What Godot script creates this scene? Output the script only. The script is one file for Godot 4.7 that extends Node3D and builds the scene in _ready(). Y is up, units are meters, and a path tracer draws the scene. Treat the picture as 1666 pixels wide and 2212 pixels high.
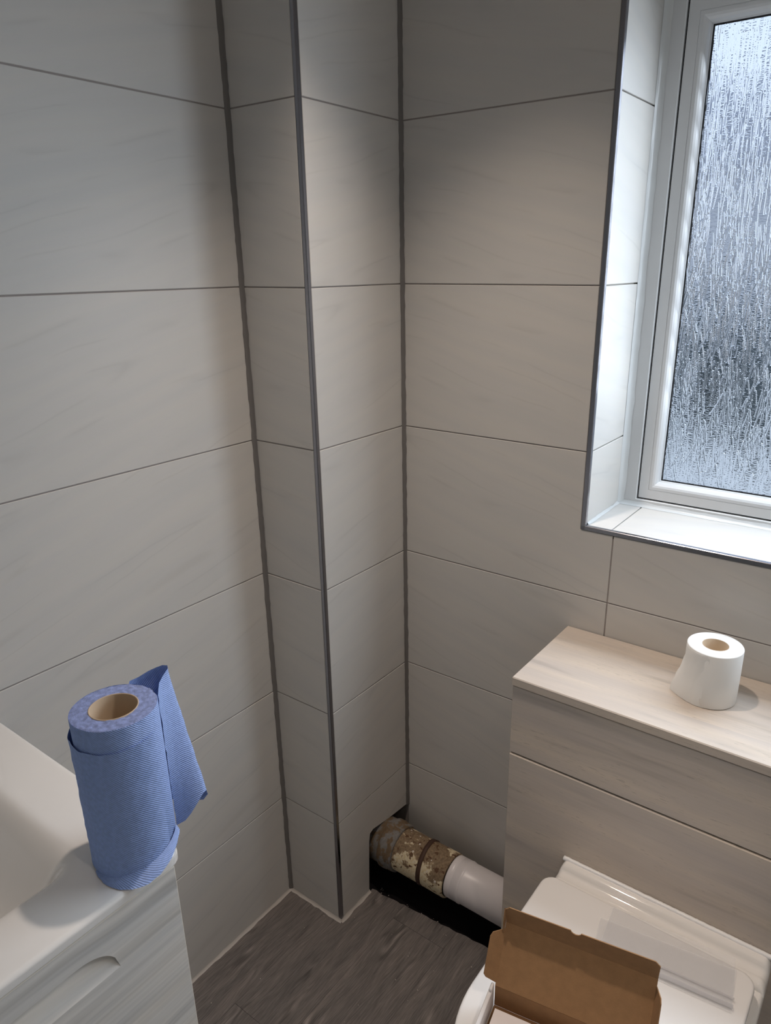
extends Node3D
# Corner of a small bathroom being refitted: y up, metres, floor at y = 0.
# The window wall is the plane z = 0, the left wall the plane x = 0.

const COURSE := [0.0, 0.2992, 0.6067, 0.9093, 1.2091, 1.5103, 1.8129, 2.115, 2.35]
const BOX_W := 0.1744     # boxed-in corner: reach along x
const BOX_D := 0.2853     # boxed-in corner: reach along z
const ROOM_X := 1.95
const ROOM_Z := 2.3
const ROOM_H := 2.35
const JOINT := 0.00125    # half a tile joint

var rng := RandomNumberGenerator.new()
var M := {}
var uvf: Callable

# ------------------------------------------------------------------ mesh tools

func surf(smooth := false) -> SurfaceTool:
	var st := SurfaceTool.new()
	st.begin(Mesh.PRIMITIVE_TRIANGLES)
	st.set_smooth_group(0 if smooth else -1)
	return st

func uv_default(p: Vector3, n: Vector3) -> Vector2:
	if absf(n.y) > 0.7:
		return Vector2(p.x, p.z)
	if absf(n.x) > 0.7:
		return Vector2(-p.z, -p.y)
	return Vector2(p.x, -p.y)

func tri(st: SurfaceTool, a: Vector3, b: Vector3, c: Vector3, out: Vector3) -> void:
	var n := (b - a).cross(c - a)
	if n.length_squared() < 1e-18:
		return
	if n.dot(out) > 0.0:
		var k := b
		b = c
		c = k
	for p in [a, b, c]:
		st.set_uv(uvf.call(p, out))
		st.add_vertex(p)

func quad(st: SurfaceTool, a: Vector3, b: Vector3, c: Vector3, d: Vector3, out: Vector3) -> void:
	tri(st, a, b, c, out)
	tri(st, a, c, d, out)

# a box with chamfered edges
func cbox(st: SurfaceTool, lo: Vector3, hi: Vector3, bev := 0.0008) -> void:
	var mid := (lo + hi) * 0.5
	var half := (hi - lo) * 0.5
	bev = minf(bev, minf(half.x, minf(half.y, half.z)) * 0.9)
	var pt := func(s: Vector3, ax: int) -> Vector3:
		var v := half - Vector3.ONE * bev
		v[ax] = half[ax]
		return mid + v * s
	for ax in 3:
		var b: int = (ax + 1) % 3
		var c: int = (ax + 2) % 3
		for sg in [-1.0, 1.0]:
			var q := []
			for k in [[-1.0, -1.0], [1.0, -1.0], [1.0, 1.0], [-1.0, 1.0]]:
				var s := Vector3.ZERO
				s[ax] = sg
				s[b] = k[0]
				s[c] = k[1]
				q.append(pt.call(s, ax))
			var n := Vector3.ZERO
			n[ax] = sg
			quad(st, q[0], q[1], q[2], q[3], n)
			for sb in [-1.0, 1.0]:
				var s1 := Vector3.ZERO
				s1[ax] = sg
				s1[b] = sb
				s1[c] = -1.0
				var s2 := s1
				s2[c] = 1.0
				var m := n
				m[b] = sb
				m[ax] = sg * 1.01
				quad(st, pt.call(s1, ax), pt.call(s2, ax), pt.call(s2, b), pt.call(s1, b), m)
	for sx in [-1.0, 1.0]:
		for sy in [-1.0, 1.0]:
			for sz in [-1.0, 1.0]:
				var s := Vector3(sx, sy, sz)
				tri(st, pt.call(s, 0), pt.call(s, 1), pt.call(s, 2), s)

# a flat polygon given in (u, v), extruded by thick against n
func plate(st: SurfaceTool, poly: PackedVector2Array, o: Vector3, ux: Vector3, uy: Vector3, n: Vector3, thick: float, bev := 0.0) -> void:
	var idx := Geometry2D.triangulate_polygon(poly)
	var at := func(p: Vector2, h: float) -> Vector3:
		return o + ux * p.x + uy * p.y + n * h
	var inner := poly
	if bev > 0.0:
		var shrunk := Geometry2D.offset_polygon(poly, -bev, Geometry2D.JOIN_MITER)
		if shrunk.size() == 1 and shrunk[0].size() == poly.size():
			inner = shrunk[0]
			var best := 0
			for k in inner.size():
				if inner[k].distance_to(poly[0]) < inner[best].distance_to(poly[0]):
					best = k
			var turned := PackedVector2Array()
			for k in inner.size():
				turned.append(inner[(k + best) % inner.size()])
			if Geometry2D.is_polygon_clockwise(turned) != Geometry2D.is_polygon_clockwise(poly):
				var rev := PackedVector2Array([turned[0]])
				for k in range(turned.size() - 1, 0, -1):
					rev.append(turned[k])
				turned = rev
			inner = turned
		else:
			bev = 0.0
	for k in range(0, idx.size(), 3):
		tri(st, at.call(inner[idx[k]], 0.0), at.call(inner[idx[k + 1]], 0.0), at.call(inner[idx[k + 2]], 0.0), n)
		tri(st, at.call(poly[idx[k]], -thick), at.call(poly[idx[k + 1]], -thick), at.call(poly[idx[k + 2]], -thick), -n)
	var sgn := -1.0 if Geometry2D.is_polygon_clockwise(poly) else 1.0
	for k in poly.size():
		var a := poly[k]
		var b := poly[(k + 1) % poly.size()]
		var e := (b - a)
		var side := (ux * e.y - uy * e.x) * sgn
		if bev > 0.0:
			quad(st, at.call(inner[k], 0.0), at.call(inner[(k + 1) % poly.size()], 0.0), at.call(b, -bev), at.call(a, -bev), side.normalized() + n)
		quad(st, at.call(a, -bev), at.call(b, -bev), at.call(b, -thick), at.call(a, -thick), side)

# a smooth sheet of points: rows of equal length, with own UV
func grid(st: SurfaceTool, rows: Array, uvs: Array, flip := false) -> void:
	for j in rows.size() - 1:
		for i in rows[j].size() - 1:
			var q := [[j, i], [j, i + 1], [j + 1, i + 1], [j + 1, i]]
			if flip:
				q.reverse()
			for t in [[0, 1, 2], [0, 2, 3]]:
				for k in t:
					st.set_uv(uvs[q[k][0]][q[k][1]])
					st.add_vertex(rows[q[k][0]][q[k][1]])

# turned shape round the y axis of xf: profile of (radius, height)
func lathe(st: SurfaceTool, prof: PackedVector2Array, segs: int, xf := Transform3D(), wob = null) -> void:
	var rows := []
	var uvs := []
	var run := 0.0
	for j in prof.size():
		if j > 0:
			run += prof[j].distance_to(prof[j - 1])
		var row := PackedVector3Array()
		var uv := PackedVector2Array()
		for i in segs + 1:
			var a := TAU * i / segs
			var r := prof[j].x
			if wob != null:
				r += wob.call(a, prof[j].y)
			row.append(xf * Vector3(r * cos(a), prof[j].y, r * sin(a)))
			uv.append(Vector2(a * 0.05, run))
		row[segs] = row[0]
		rows.append(row)
		uvs.append(uv)
	grid(st, rows, uvs)

# a tube along a path
func tube(st: SurfaceTool, path: PackedVector3Array, rad: float, sides := 8, up := Vector3.UP) -> void:
	var rows := []
	var uvs := []
	for j in path.size():
		var d := (path[mini(j + 1, path.size() - 1)] - path[maxi(j - 1, 0)]).normalized()
		var s := d.cross(up).normalized()
		var t := s.cross(d)
		var row := PackedVector3Array()
		var uv := PackedVector2Array()
		for i in sides + 1:
			var a := TAU * i / sides
			row.append(path[j] + (s * cos(a) + t * sin(a)) * rad)
			uv.append(Vector2(a * rad, j * 0.01))
		row[sides] = row[0]
		rows.append(row)
		uvs.append(uv)
	grid(st, rows, uvs)
	for e in [0, path.size() - 1]:
		for i in sides:
			tri(st, path[e], rows[e][i], rows[e][i + 1], (path[e] - path[1 if e == 0 else e - 1]))

func obj(called: String, st: SurfaceTool, mat: Material, parent: Node = self) -> MeshInstance3D:
	st.generate_normals()
	var o := MeshInstance3D.new()
	o.name = called
	o.mesh = st.commit()
	o.material_override = mat
	parent.add_child(o, true)
	return o

func box(called: String, lo: Vector3, hi: Vector3, mat: Material, parent: Node = self, bev := 0.0008) -> MeshInstance3D:
	var st := surf()
	cbox(st, lo, hi, bev)
	return obj(called, st, mat, parent)

func struct(called: String) -> Node3D:
	var o := Node3D.new()
	o.name = called
	add_child(o, true)
	o.set_meta("kind", "structure")
	return o

func thing(called: String, label: String, category: String, at := Vector3.ZERO) -> Node3D:
	var o := Node3D.new()
	o.name = called
	add_child(o, true)
	o.position = at
	o.set_meta("label", label)
	o.set_meta("category", category)
	return o

# ------------------------------------------------------------------ materials

func noise(s: int, freq: float, octaves := 4, kind := FastNoiseLite.TYPE_SIMPLEX_SMOOTH) -> FastNoiseLite:
	var n := FastNoiseLite.new()
	n.seed = s
	n.noise_type = kind
	n.frequency = freq
	n.fractal_octaves = octaves
	n.fractal_type = FastNoiseLite.FRACTAL_FBM if octaves > 1 else FastNoiseLite.FRACTAL_NONE
	return n

func paint(w: int, h: int, f: Callable) -> ImageTexture:
	var data := PackedByteArray()
	data.resize(w * h * 3)
	var k := 0
	for y in h:
		for x in w:
			var c: Color = f.call(x, y)
			data[k] = clampi(int(c.r * 255.0 + 0.5), 0, 255)
			data[k + 1] = clampi(int(c.g * 255.0 + 0.5), 0, 255)
			data[k + 2] = clampi(int(c.b * 255.0 + 0.5), 0, 255)
			k += 3
	return ImageTexture.create_from_image(Image.create_from_data(w, h, false, Image.FORMAT_RGB8, data))

func relief(w: int, h: int, data: PackedFloat32Array) -> ImageTexture:
	return ImageTexture.create_from_image(Image.create_from_data(w, h, false, Image.FORMAT_RF, data.to_byte_array()))

func plain(r: int, g: int, b: int, rough := 0.6, metal := 0.0, spec := 0.5) -> StandardMaterial3D:
	var m := StandardMaterial3D.new()
	m.albedo_color = Color8(r, g, b)
	m.roughness = rough
	m.metallic = metal
	m.metallic_specular = spec
	return m

func textured(t: Texture2D, scale: Vector3, rough: float) -> StandardMaterial3D:
	var m := StandardMaterial3D.new()
	m.albedo_texture = t
	m.uv1_scale = scale
	m.roughness = rough
	return m

func materials() -> void:
	# wall tile: pale beige stone print with soft slanting veins; 1.2 x 0.6 m of it
	var a := noise(3, 1.0, 3)
	var b := noise(4, 1.0, 4)
	var c := noise(5, 1.0, 2)
	var tile_tex := paint(1536, 768, func(x: int, y: int) -> Color:
		var u := x / 1280.0
		var v := y / 1280.0
		var s := u * 0.97 + v * 0.24
		var t := v * 0.97 - u * 0.24 + 0.006 * a.get_noise_2d(u * 4.0, v * 4.0)
		var band := b.get_noise_2d(s * 1.5, t * 20.0)
		var vein := pow(1.0 - minf(1.0, absf(c.get_noise_2d(s * 0.9 + 9.0, t * 14.0)) * 5.0), 3.0) * smoothstep(0.0, 0.35, a.get_noise_2d(s * 3.0 + 40.0, t * 7.0) + 0.05)
		var k := 1.0 + 0.022 * band - 0.035 * vein
		return Color(0.806 * k, (0.794 - 0.004 * band) * k, (0.776 - 0.010 * band) * k))
	M.tile = textured(tile_tex, Vector3(1.0 / 1.2, 1.0 / 0.6, 1), 0.42)
	M.tile.metallic_specular = 0.4
	M.grout = plain(158, 150, 146, 0.95)
	M.silicone_grey = plain(116, 112, 109, 0.55)
	M.sealant = plain(186, 180, 174, 0.7)
	M.silicone_white = plain(214, 216, 216, 0.22)
	M.bead = plain(238, 238, 238, 0.35)
	M.plaster = plain(206, 202, 196, 0.9)
	M.paint = plain(226, 223, 217, 0.85)
	M.skim = plain(176, 164, 154, 0.95)
	M.board = plain(120, 104, 88, 0.95)
	M.metal = plain(150, 150, 156, 0.22, 1.0)
	# bleached wood print of the furniture
	var w1 := noise(11, 1.0, 4)
	var w2 := noise(12, 1.0, 3)
	var w3 := noise(13, 1.0, 2)
	var wood_tex := paint(1536, 768, func(x: int, y: int) -> Color:
		var u := x / 1280.0
		var v := y / 1280.0 + 0.006 * w2.get_noise_2d(u * 2.0, y / 1280.0 * 5.0)
		var wide := w1.get_noise_2d(u * 1.5, v * 16.0)
		var fine := w3.get_noise_2d(u * 9.0 + 30.0, v * 240.0)
		var streak := pow(maxf(0.0, w2.get_noise_2d(u * 2.4 + 70.0, v * 30.0)), 2.0)
		var fleck := smoothstep(0.62, 0.78, w3.get_noise_2d(u * 26.0 + 300.0, v * 330.0) + 0.35 * wide)
		var k := 1.0 + 0.060 * wide + 0.018 * fine - 0.20 * streak - 0.10 * fleck
		return Color((0.800 + 0.012 * wide) * k, (0.754 + 0.004 * wide) * k, (0.708 - 0.016 * wide) * k))
	M.wood = textured(wood_tex, Vector3(1.0 / 1.2, 1.0 / 0.6, 1), 0.5)
	var grey_tex := paint(1536, 768, func(x: int, y: int) -> Color:
		var u := x / 1280.0
		var v := y / 1280.0 + 0.007 * w2.get_noise_2d(u * 2.0 + 11.0, y / 1280.0 * 5.0)
		var wide := w1.get_noise_2d(u * 1.0 + 8.0, v * 24.0)
		var lines := w2.get_noise_2d(u * 1.2 + 40.0, v * 150.0)
		var fine := w3.get_noise_2d(u * 9.0 + 90.0, v * 300.0)
		var streak := pow(maxf(0.0, w2.get_noise_2d(u * 1.3 + 170.0, v * 50.0)), 1.6)
		var k := 1.0 + 0.04 * wide + 0.055 * lines + 0.02 * fine - 0.26 * streak
		return Color((0.870 + 0.022 * wide) * k, (0.852 + 0.002 * wide) * k, (0.825 - 0.026 * wide) * k))
	M.wood_grey = textured(grey_tex, Vector3(1.0 / 1.2, 1.0 / 0.6, 1), 0.5)
	M.edge = plain(222, 214, 200, 0.5)
	# dark wood-print vinyl planks, grain along v
	var f1 := noise(21, 1.0, 4)
	var f2 := noise(22, 1.0, 3)
	var floor_tex := paint(768, 1536, func(x: int, y: int) -> Color:
		var u := x / 1280.0
		var v := y / 1280.0
		u += 0.010 * f2.get_noise_2d(u * 8.0, v * 3.0)
		var wide := f1.get_noise_2d(u * 26.0, v * 2.0)
		var fine := f2.get_noise_2d(u * 380.0 + 50.0, v * 16.0)
		var ring := sin((u * 26.0 + 2.2 * f2.get_noise_2d(u * 9.0 + 7.0, v * 2.6)) * TAU) * smoothstep(0.15, 0.5, f1.get_noise_2d(u * 12.0 + 90.0, v * 3.0))
		var k := 1.0 + 0.15 * wide + 0.26 * fine + 0.20 * ring
		return Color(0.425 * k, (0.402 - 0.004 * wide) * k, (0.390 - 0.008 * wide) * k))
	M.vinyl = textured(floor_tex, Vector3(1.0 / 0.6, 1.0 / 1.2, 1), 0.5)
	M.black = plain(20, 18, 20, 0.95, 0.0, 0.2)
	M.ceramic = plain(236, 233, 229, 0.07)
	M.ceramic.clearcoat_enabled = true
	M.ceramic.clearcoat = 0.4
	M.ceramic.clearcoat_roughness = 0.03
	M.plastic = plain(234, 231, 228, 0.3)
	M.upvc = plain(222, 223, 224, 0.32)
	M.gasket = plain(22, 22, 26, 0.6)
	# blue paper, embossed with small slanting dots
	var e := PackedFloat32Array()
	e.resize(256 * 256)
	for y in 256:
		for x in 256:
			var p := x / 256.0 * 16.0
			var q := y / 256.0 * 16.0
			e[y * 256 + x] = 0.5 + 0.40 * sin((p - q) * TAU) + 0.10 * sin((p + q) * TAU * 2.0)
	var dots := relief(256, 256, e)
	var bn := noise(31, 1.0, 3)
	var blue_tex := paint(512, 512, func(x: int, y: int) -> Color:
		var k := 1.0 + 0.05 * bn.get_noise_2d(x * 0.012, y * 0.012) + 0.03 * bn.get_noise_2d(x * 0.2, y * 0.2)
		return Color(0.60 * k, 0.695 * k, 0.905 * k))
	M.blue = textured(blue_tex, Vector3(8, 8, 1), 0.9)
	M.blue.heightmap_enabled = true
	M.blue.heightmap_texture = dots
	M.blue.uv1_scale = Vector3(20, 20, 1)
	M.blue.heightmap_scale = 0.045
	M.blue.backlight_enabled = true
	M.blue.backlight = Color(0.10, 0.13, 0.2)
	var blue_end := paint(512, 512, func(x: int, y: int) -> Color:
		var k := 1.0 + 0.16 * bn.get_noise_2d(x * 0.03, y * 0.03) + 0.12 * bn.get_noise_2d(x * 0.15, y * 0.15)
		return Color(0.51 * k, 0.565 * k, 0.745 * k))
	M.blue_end = textured(blue_end, Vector3(8, 8, 1), 0.95)
	M.core = plain(188, 168, 144, 0.9)
	M.tissue = plain(252, 251, 248, 0.95)
	M.tissue.backlight_enabled = true
	M.tissue.backlight = Color(0.55, 0.55, 0.54)
	# cardboard
	var cn := noise(41, 1.0, 3)
	var card_tex := paint(512, 512, func(x: int, y: int) -> Color:
		var k := 1.0 + 0.05 * cn.get_noise_2d(x * 0.02, y * 0.02) + 0.06 * cn.get_noise_2d(x * 0.5, y * 0.16)
		return Color(0.62 * k, 0.475 * k, 0.33 * k))
	M.card = textured(card_tex, Vector3(5, 5, 1), 0.9)
	M.card_white = plain(226, 223, 222, 0.7)
	M.paper = plain(232, 224, 222, 0.8)
	M.film = plain(236, 236, 238, 0.3)
	M.film.transparency = BaseMaterial3D.TRANSPARENCY_ALPHA
	M.film.albedo_color.a = 0.2
	M.film_thick = plain(205, 203, 205, 0.35)
	M.film_thick.transparency = BaseMaterial3D.TRANSPARENCY_ALPHA
	M.film_thick.albedo_color.a = 0.4
	# old soil pipe: cream plastic under brown dirt and rust
	var d1 := noise(51, 1.0, 5)
	var d2 := noise(52, 1.0, 4)
	var dirt_tex := paint(640, 640, func(x: int, y: int) -> Color:
		var u := x / 640.0
		var v := y / 640.0
		var n1 := d1.get_noise_2d(u * 7.0, v * 5.0)
		var n2 := d2.get_noise_2d(u * 40.0, v * 40.0)
		var upper := cos(u * TAU)
		var dirt := smoothstep(-0.08, 0.10, n1 * 0.8 + 0.20 * n2 + 0.8 * (upper - 0.50))
		var rust := smoothstep(0.34, 0.42, d2.get_noise_2d(u * 16.0 + 50.0, v * 12.0) + 0.2 * n2)
		var cream := Color(0.82, 0.775, 0.67).lerp(Color(0.74, 0.63, 0.44), clampf(n2 + 0.3, 0.0, 1.0) * 0.6)
		var mud := Color(0.42, 0.35, 0.27).lerp(Color(0.54, 0.46, 0.36), clampf(n2 + 0.5, 0.0, 1.0))
		return cream.lerp(mud, dirt).lerp(Color(0.30, 0.19, 0.11), rust * 0.85))
	M.dirty = textured(dirt_tex, Vector3(3.2, 3.2, 1), 0.8)
	var mud_tex := paint(512, 512, func(x: int, y: int) -> Color:
		var u := x / 512.0
		var v := y / 512.0
		var n1 := d1.get_noise_2d(u * 10.0 + 70.0, v * 10.0)
		var n2 := d2.get_noise_2d(u * 36.0 + 7.0, v * 36.0)
		return Color(0.46, 0.45, 0.44).lerp(Color(0.40, 0.33, 0.25), smoothstep(-0.15, 0.2, n1 + 0.3 * n2)) * (1.0 + 0.14 * n2))
	M.mud = textured(mud_tex, Vector3(3.2, 3.2, 1), 0.85)
	M.tape = plain(66, 44, 32, 0.7)
	M.pipe = plain(216, 211, 212, 0.35)
	M.chip = plain(205, 196, 186, 0.9)

# ------------------------------------------------------------------ setting

# a tile with an own patch of the print; poly in (along, up)
func tile(poly: PackedVector2Array, o: Vector3, ux: Vector3, n: Vector3, parent: Node) -> void:
	var lo := poly[0]
	for p in poly:
		lo = lo.min(p)
	var off := Vector2(rng.randf_range(0.0, 0.58), rng.randf_range(0.0, 0.29))
	uvf = func(p: Vector3, _n: Vector3) -> Vector2:
		return Vector2(absf((p - o).dot(ux) - lo.x) + off.x, 0.31 - ((p - o).y - lo.y) + off.y)
	var lift := n * rng.randf_range(-0.0003, 0.0003)
	var st := surf()
	plate(st, poly, o + lift, ux, Vector3.UP, n, 0.0085, 0.0007)
	obj("tile", st, M.tile, parent)
	uvf = uv_default

func rect(x0: float, y0: float, x1: float, y1: float) -> PackedVector2Array:
	return PackedVector2Array([Vector2(x0, y0), Vector2(x1, y0), Vector2(x1, y1), Vector2(x0, y1)])

func tiles(x_joints: Array, o: Vector3, ux: Vector3, n: Vector3, parent: Node, from := 0) -> void:
	for j in range(from, COURSE.size() - 1):
		for i in x_joints.size() - 1:
			tile(rect(x_joints[i] + JOINT, COURSE[j] + JOINT, x_joints[i + 1] - JOINT, COURSE[j + 1] - JOINT), o, ux, n, parent)

# a hand-smoothed fillet of sealant in an inner corner
func fillet(called: String, path: PackedVector3Array, a: Vector3, b: Vector3, leg: float, mat: Material, parent: Node, s: int, wobble := 0.12) -> void:
	var n := noise(s, 1.0, 3)
	var st := surf(true)
	var rows := []
	var uvs := []
	for j in path.size():
		var k := leg * (1.0 + wobble * 2.0 * n.get_noise_1d(j * 0.35))
		var m := leg * (1.0 + wobble * 2.0 * n.get_noise_1d(j * 0.35 + 200.0))
		var row := PackedVector3Array()
		var uv := PackedVector2Array()
		for i in 6:
			var t := i / 5.0
			row.append(path[j] + a * k * (1.0 - t) * (1.0 - 0.25 * sin(PI * t)) + b * m * t * (1.0 - 0.25 * sin(PI * t)) + (a + b) * 0.0003)
			uv.append(Vector2(t, j * 0.1))
		rows.append(row)
		uvs.append(uv)
	var d := path[1] - path[0]
	grid(st, rows, uvs, (b - a).cross(d).dot(a + b) > 0.0)
	obj(called, st, mat, parent)

func line(p: Vector3, q: Vector3, n: int) -> PackedVector3Array:
	var out := PackedVector3Array()
	for k in n + 1:
		out.append(p.lerp(q, float(k) / n))
	return out

func build_walls() -> void:
	# left wall
	var w := struct("wall_left")
	box("masonry", Vector3(-0.14, -0.02, 0.0), Vector3(-0.012, ROOM_H, ROOM_Z), M.plaster, w)
	box("grout", Vector3(-0.0118, 0.0, 0.02), Vector3(-0.0016, ROOM_H, ROOM_Z), M.grout, w)
	tiles([0.0, 0.6, 1.2, 1.8, ROOM_Z - BOX_D - 0.001], Vector3(0, 0, BOX_D + 0.0015), Vector3.BACK, Vector3.RIGHT, w)
	fillet("floor_sealant", line(Vector3(0, 0, BOX_D), Vector3(0, 0, 0.9), 40), Vector3.RIGHT, Vector3.UP, 0.006, M.sealant, w, 61, 0.3)
	# boxing in the corner, hollow, with a hole for the soil pipe
	w = struct("wall_boxing")
	box("board", Vector3(0.0, 0.0, BOX_D - 0.024), Vector3(BOX_W - 0.012, ROOM_H, BOX_D - 0.012), M.board, w)
	box("board", Vector3(BOX_W - 0.024, 0.18, 0.0), Vector3(BOX_W - 0.012, ROOM_H, BOX_D - 0.024), M.board, w)
	box("board", Vector3(BOX_W - 0.024, 0.0, 0.178), Vector3(BOX_W - 0.012, 0.18, BOX_D - 0.024), M.board, w)
	box("grout", Vector3(0.0, 0.0, BOX_D - 0.0118), Vector3(BOX_W - 0.009, ROOM_H, BOX_D - 0.0016), M.grout, w)
	box("grout", Vector3(BOX_W - 0.0118, 0.196, 0.0), Vector3(BOX_W - 0.0016, ROOM_H, BOX_D - 0.009), M.grout, w)
	box("grout", Vector3(BOX_W - 0.0118, 0.0, 0.179), Vector3(BOX_W - 0.0016, 0.196, BOX_D - 0.009), M.grout, w)
	tiles([0.001, BOX_W - 0.0078], Vector3(0, 0, BOX_D), Vector3.RIGHT, Vector3.BACK, w)
	tiles([0.001, BOX_D - 0.0078], Vector3(BOX_W, 0, 0), Vector3.BACK, Vector3.RIGHT, w, 1)
	tile(PackedVector2Array([Vector2(0.174, JOINT), Vector2(BOX_D - 0.009, JOINT), Vector2(BOX_D - 0.009, COURSE[1] - JOINT), Vector2(0.002, COURSE[1] - JOINT),
		Vector2(0.002, 0.165), Vector2(0.085, 0.176), Vector2(0.150, 0.189), Vector2(0.1635, 0.184), Vector2(0.168, 0.160)]), Vector3(BOX_W, 0, 0), Vector3.BACK, Vector3.RIGHT, w)
	box("edge_trim", Vector3(BOX_W - 0.0084, 0.002, BOX_D - 0.0084), Vector3(BOX_W + 0.0006, ROOM_H, BOX_D + 0.0006), M.metal, w, 0.0012)
	fillet("corner_sealant", line(Vector3(0, 0.004, BOX_D), Vector3(0, ROOM_H, BOX_D), 220), Vector3.RIGHT, Vector3.BACK, 0.0074, M.silicone_grey, w, 62)
	fillet("corner_sealant", line(Vector3(BOX_W, 0.164, 0), Vector3(BOX_W, ROOM_H, 0), 220), Vector3.RIGHT, Vector3.BACK, 0.0068, M.silicone_grey, w, 63)
	fillet("floor_sealant", line(Vector3(0.0, 0, BOX_D), Vector3(BOX_W + 0.003, 0, BOX_D), 14), Vector3.BACK, Vector3.UP, 0.006, M.sealant, w, 64, 0.3)
	fillet("floor_sealant", line(Vector3(BOX_W, 0, BOX_D + 0.003), Vector3(BOX_W, 0, 0.172), 10), Vector3.RIGHT, Vector3.UP, 0.006, M.sealant, w, 65, 0.3)
	# window wall with its opening
	w = struct("wall_back")
	var x0 := 0.612
	var x1 := 1.720
	var y0 := 1.052
	var y1 := 2.03
	for r in [[-0.14, -0.02, x0 - 0.004, ROOM_H], [x1 + 0.004, -0.02, ROOM_X + 0.12, ROOM_H], [x0 - 0.004, -0.02, x1 + 0.004, y0 - 0.006], [x0 - 0.004, y1 + 0.006, x1 + 0.004, ROOM_H]]:
		box("masonry", Vector3(r[0], r[1], -0.30), Vector3(r[2], r[3], -0.012), M.plaster, w)
		box("grout", Vector3(maxf(0.02, r[0]), maxf(0.0, r[1]), -0.0118), Vector3(minf(r[2], ROOM_X), r[3], -0.0016), M.grout, w)
	var o := Vector3.ZERO
	for j in 8:
		var a: float = COURSE[j] + JOINT
		var b: float = COURSE[j + 1] - JOINT
		var l := BOX_W + 0.0015
		if j < 3 or j == 7:
			for q in [[l, 0.674], [0.674, 1.274], [1.274, 1.874], [1.874, ROOM_X]]:
				tile(rect(q[0] + JOINT, a, q[1] - JOINT, b), o, Vector3.RIGHT, Vector3.BACK, w)
		elif j == 3:
			tile(PackedVector2Array([Vector2(l, a), Vector2(0.674 - JOINT, a), Vector2(0.674 - JOINT, y0 - 0.0005), Vector2(x0 - 0.0055, y0 - 0.0005), Vector2(x0 - 0.0055, b), Vector2(l, b)]), o, Vector3.RIGHT, Vector3.BACK, w)
			tile(rect(0.674 + JOINT, a, 1.274 - JOINT, y0 - 0.0005), o, Vector3.RIGHT, Vector3.BACK, w)
			tile(rect(1.274 + JOINT, a, x1 + 0.0055, y0 - 0.0005), o, Vector3.RIGHT, Vector3.BACK, w)
			tile(rect(x1 + 0.008, a, 1.874 - JOINT, b), o, Vector3.RIGHT, Vector3.BACK, w)
			tile(rect(1.874 + JOINT, a, ROOM_X, b), o, Vector3.RIGHT, Vector3.BACK, w)
		else:
			tile(rect(l, a, x0 - 0.0055, b), o, Vector3.RIGHT, Vector3.BACK, w)
			tile(rect(x1 + 0.0055, a, 1.874 - JOINT, b), o, Vector3.RIGHT, Vector3.BACK, w)
			tile(rect(1.874 + JOINT, a, ROOM_X, b), o, Vector3.RIGHT, Vector3.BACK, w)
			if j == 6:
				tile(rect(x0 - 0.003, y1 + 0.008, x1 + 0.003, b), o, Vector3.RIGHT, Vector3.BACK, w)
	# tiles of the reveal: left jamb, right jamb, sill, head
	var zi := -0.192
	for j in range(3, 7):
		var a := maxf(COURSE[j] + JOINT, y0 + 0.012)
		var b := minf(COURSE[j + 1] - JOINT, y1 - 0.004)
		tile(rect(0.009, a, -zi, b), Vector3(x0 + 0.003, 0, 0), Vector3.FORWARD, Vector3.RIGHT, w)
		tile(rect(0.009, a, -zi, b), Vector3(x1 - 0.003, 0, 0), Vector3.FORWARD, Vector3.LEFT, w)
	for q in [[x0 + 0.004, 0.6655], [0.668, 1.268], [1.2705, x1 - 0.004]]:
		var off := Vector2(rng.randf_range(0.0, 0.5), rng.randf_range(0.0, 0.3))
		uvf = func(p: Vector3, _n: Vector3) -> Vector2: return Vector2(p.x - 0.6 + off.x, -p.z + off.y)
		box("tile", Vector3(q[0], y0 + 0.0005, zi), Vector3(q[1], y0 + 0.0085, -0.0085), M.tile, w, 0.0007)
		uvf = uv_default
	box("sill_bed", Vector3(x0 - 0.002, y0 - 0.006, zi), Vector3(x1 + 0.002, y0 - 0.0002, -0.01), M.grout, w)
	box("head_lining", Vector3(x0 - 0.002, y1, zi), Vector3(x1 + 0.002, y1 + 0.006, -0.01), M.paint, w)
	# metal edge trims round the opening
	box("edge_trim", Vector3(x0 - 0.0045, y0 + 0.0005, -0.0085), Vector3(x0 + 0.0045, y1 + 0.004, 0.0012), M.metal, w, 0.001)
	box("edge_trim", Vector3(x1 - 0.0045, y0 + 0.0005, -0.0085), Vector3(x1 + 0.0045, y1 + 0.004, 0.0012), M.metal, w, 0.001)
	box("edge_trim", Vector3(x0 - 0.0045, y0, -0.0085), Vector3(x1 + 0.0045, y0 + 0.0092, 0.0012), M.metal, w, 0.001)
	box("edge_trim", Vector3(x0 - 0.0045, y1 - 0.004, -0.0085), Vector3(x1 + 0.0045, y1 + 0.005, 0.0012), M.metal, w, 0.001)
	fillet("reveal_sealant", line(Vector3(x0 + 0.003, y0 + 0.0085, -0.012), Vector3(x0 + 0.003, y0 + 0.0085, zi), 24), Vector3.RIGHT, Vector3.UP, 0.0045, M.silicone_white, w, 66, 0.3)
	# the unseen rest of the room
	w = struct("wall_right")
	box("masonry", Vector3(ROOM_X, -0.02, -0.30), Vector3(ROOM_X + 0.12, ROOM_H, ROOM_Z + 0.12), M.paint, w)
	w = struct("wall_front")
	box("masonry", Vector3(-0.14, -0.02, ROOM_Z), Vector3(ROOM_X, ROOM_H, ROOM_Z + 0.12), M.paint, w)
	w = struct("ceiling")
	box("plasterboard", Vector3(-0.14, ROOM_H, -0.30), Vector3(ROOM_X + 0.12, ROOM_H + 0.12, ROOM_Z + 0.12), M.skim, w)

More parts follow.
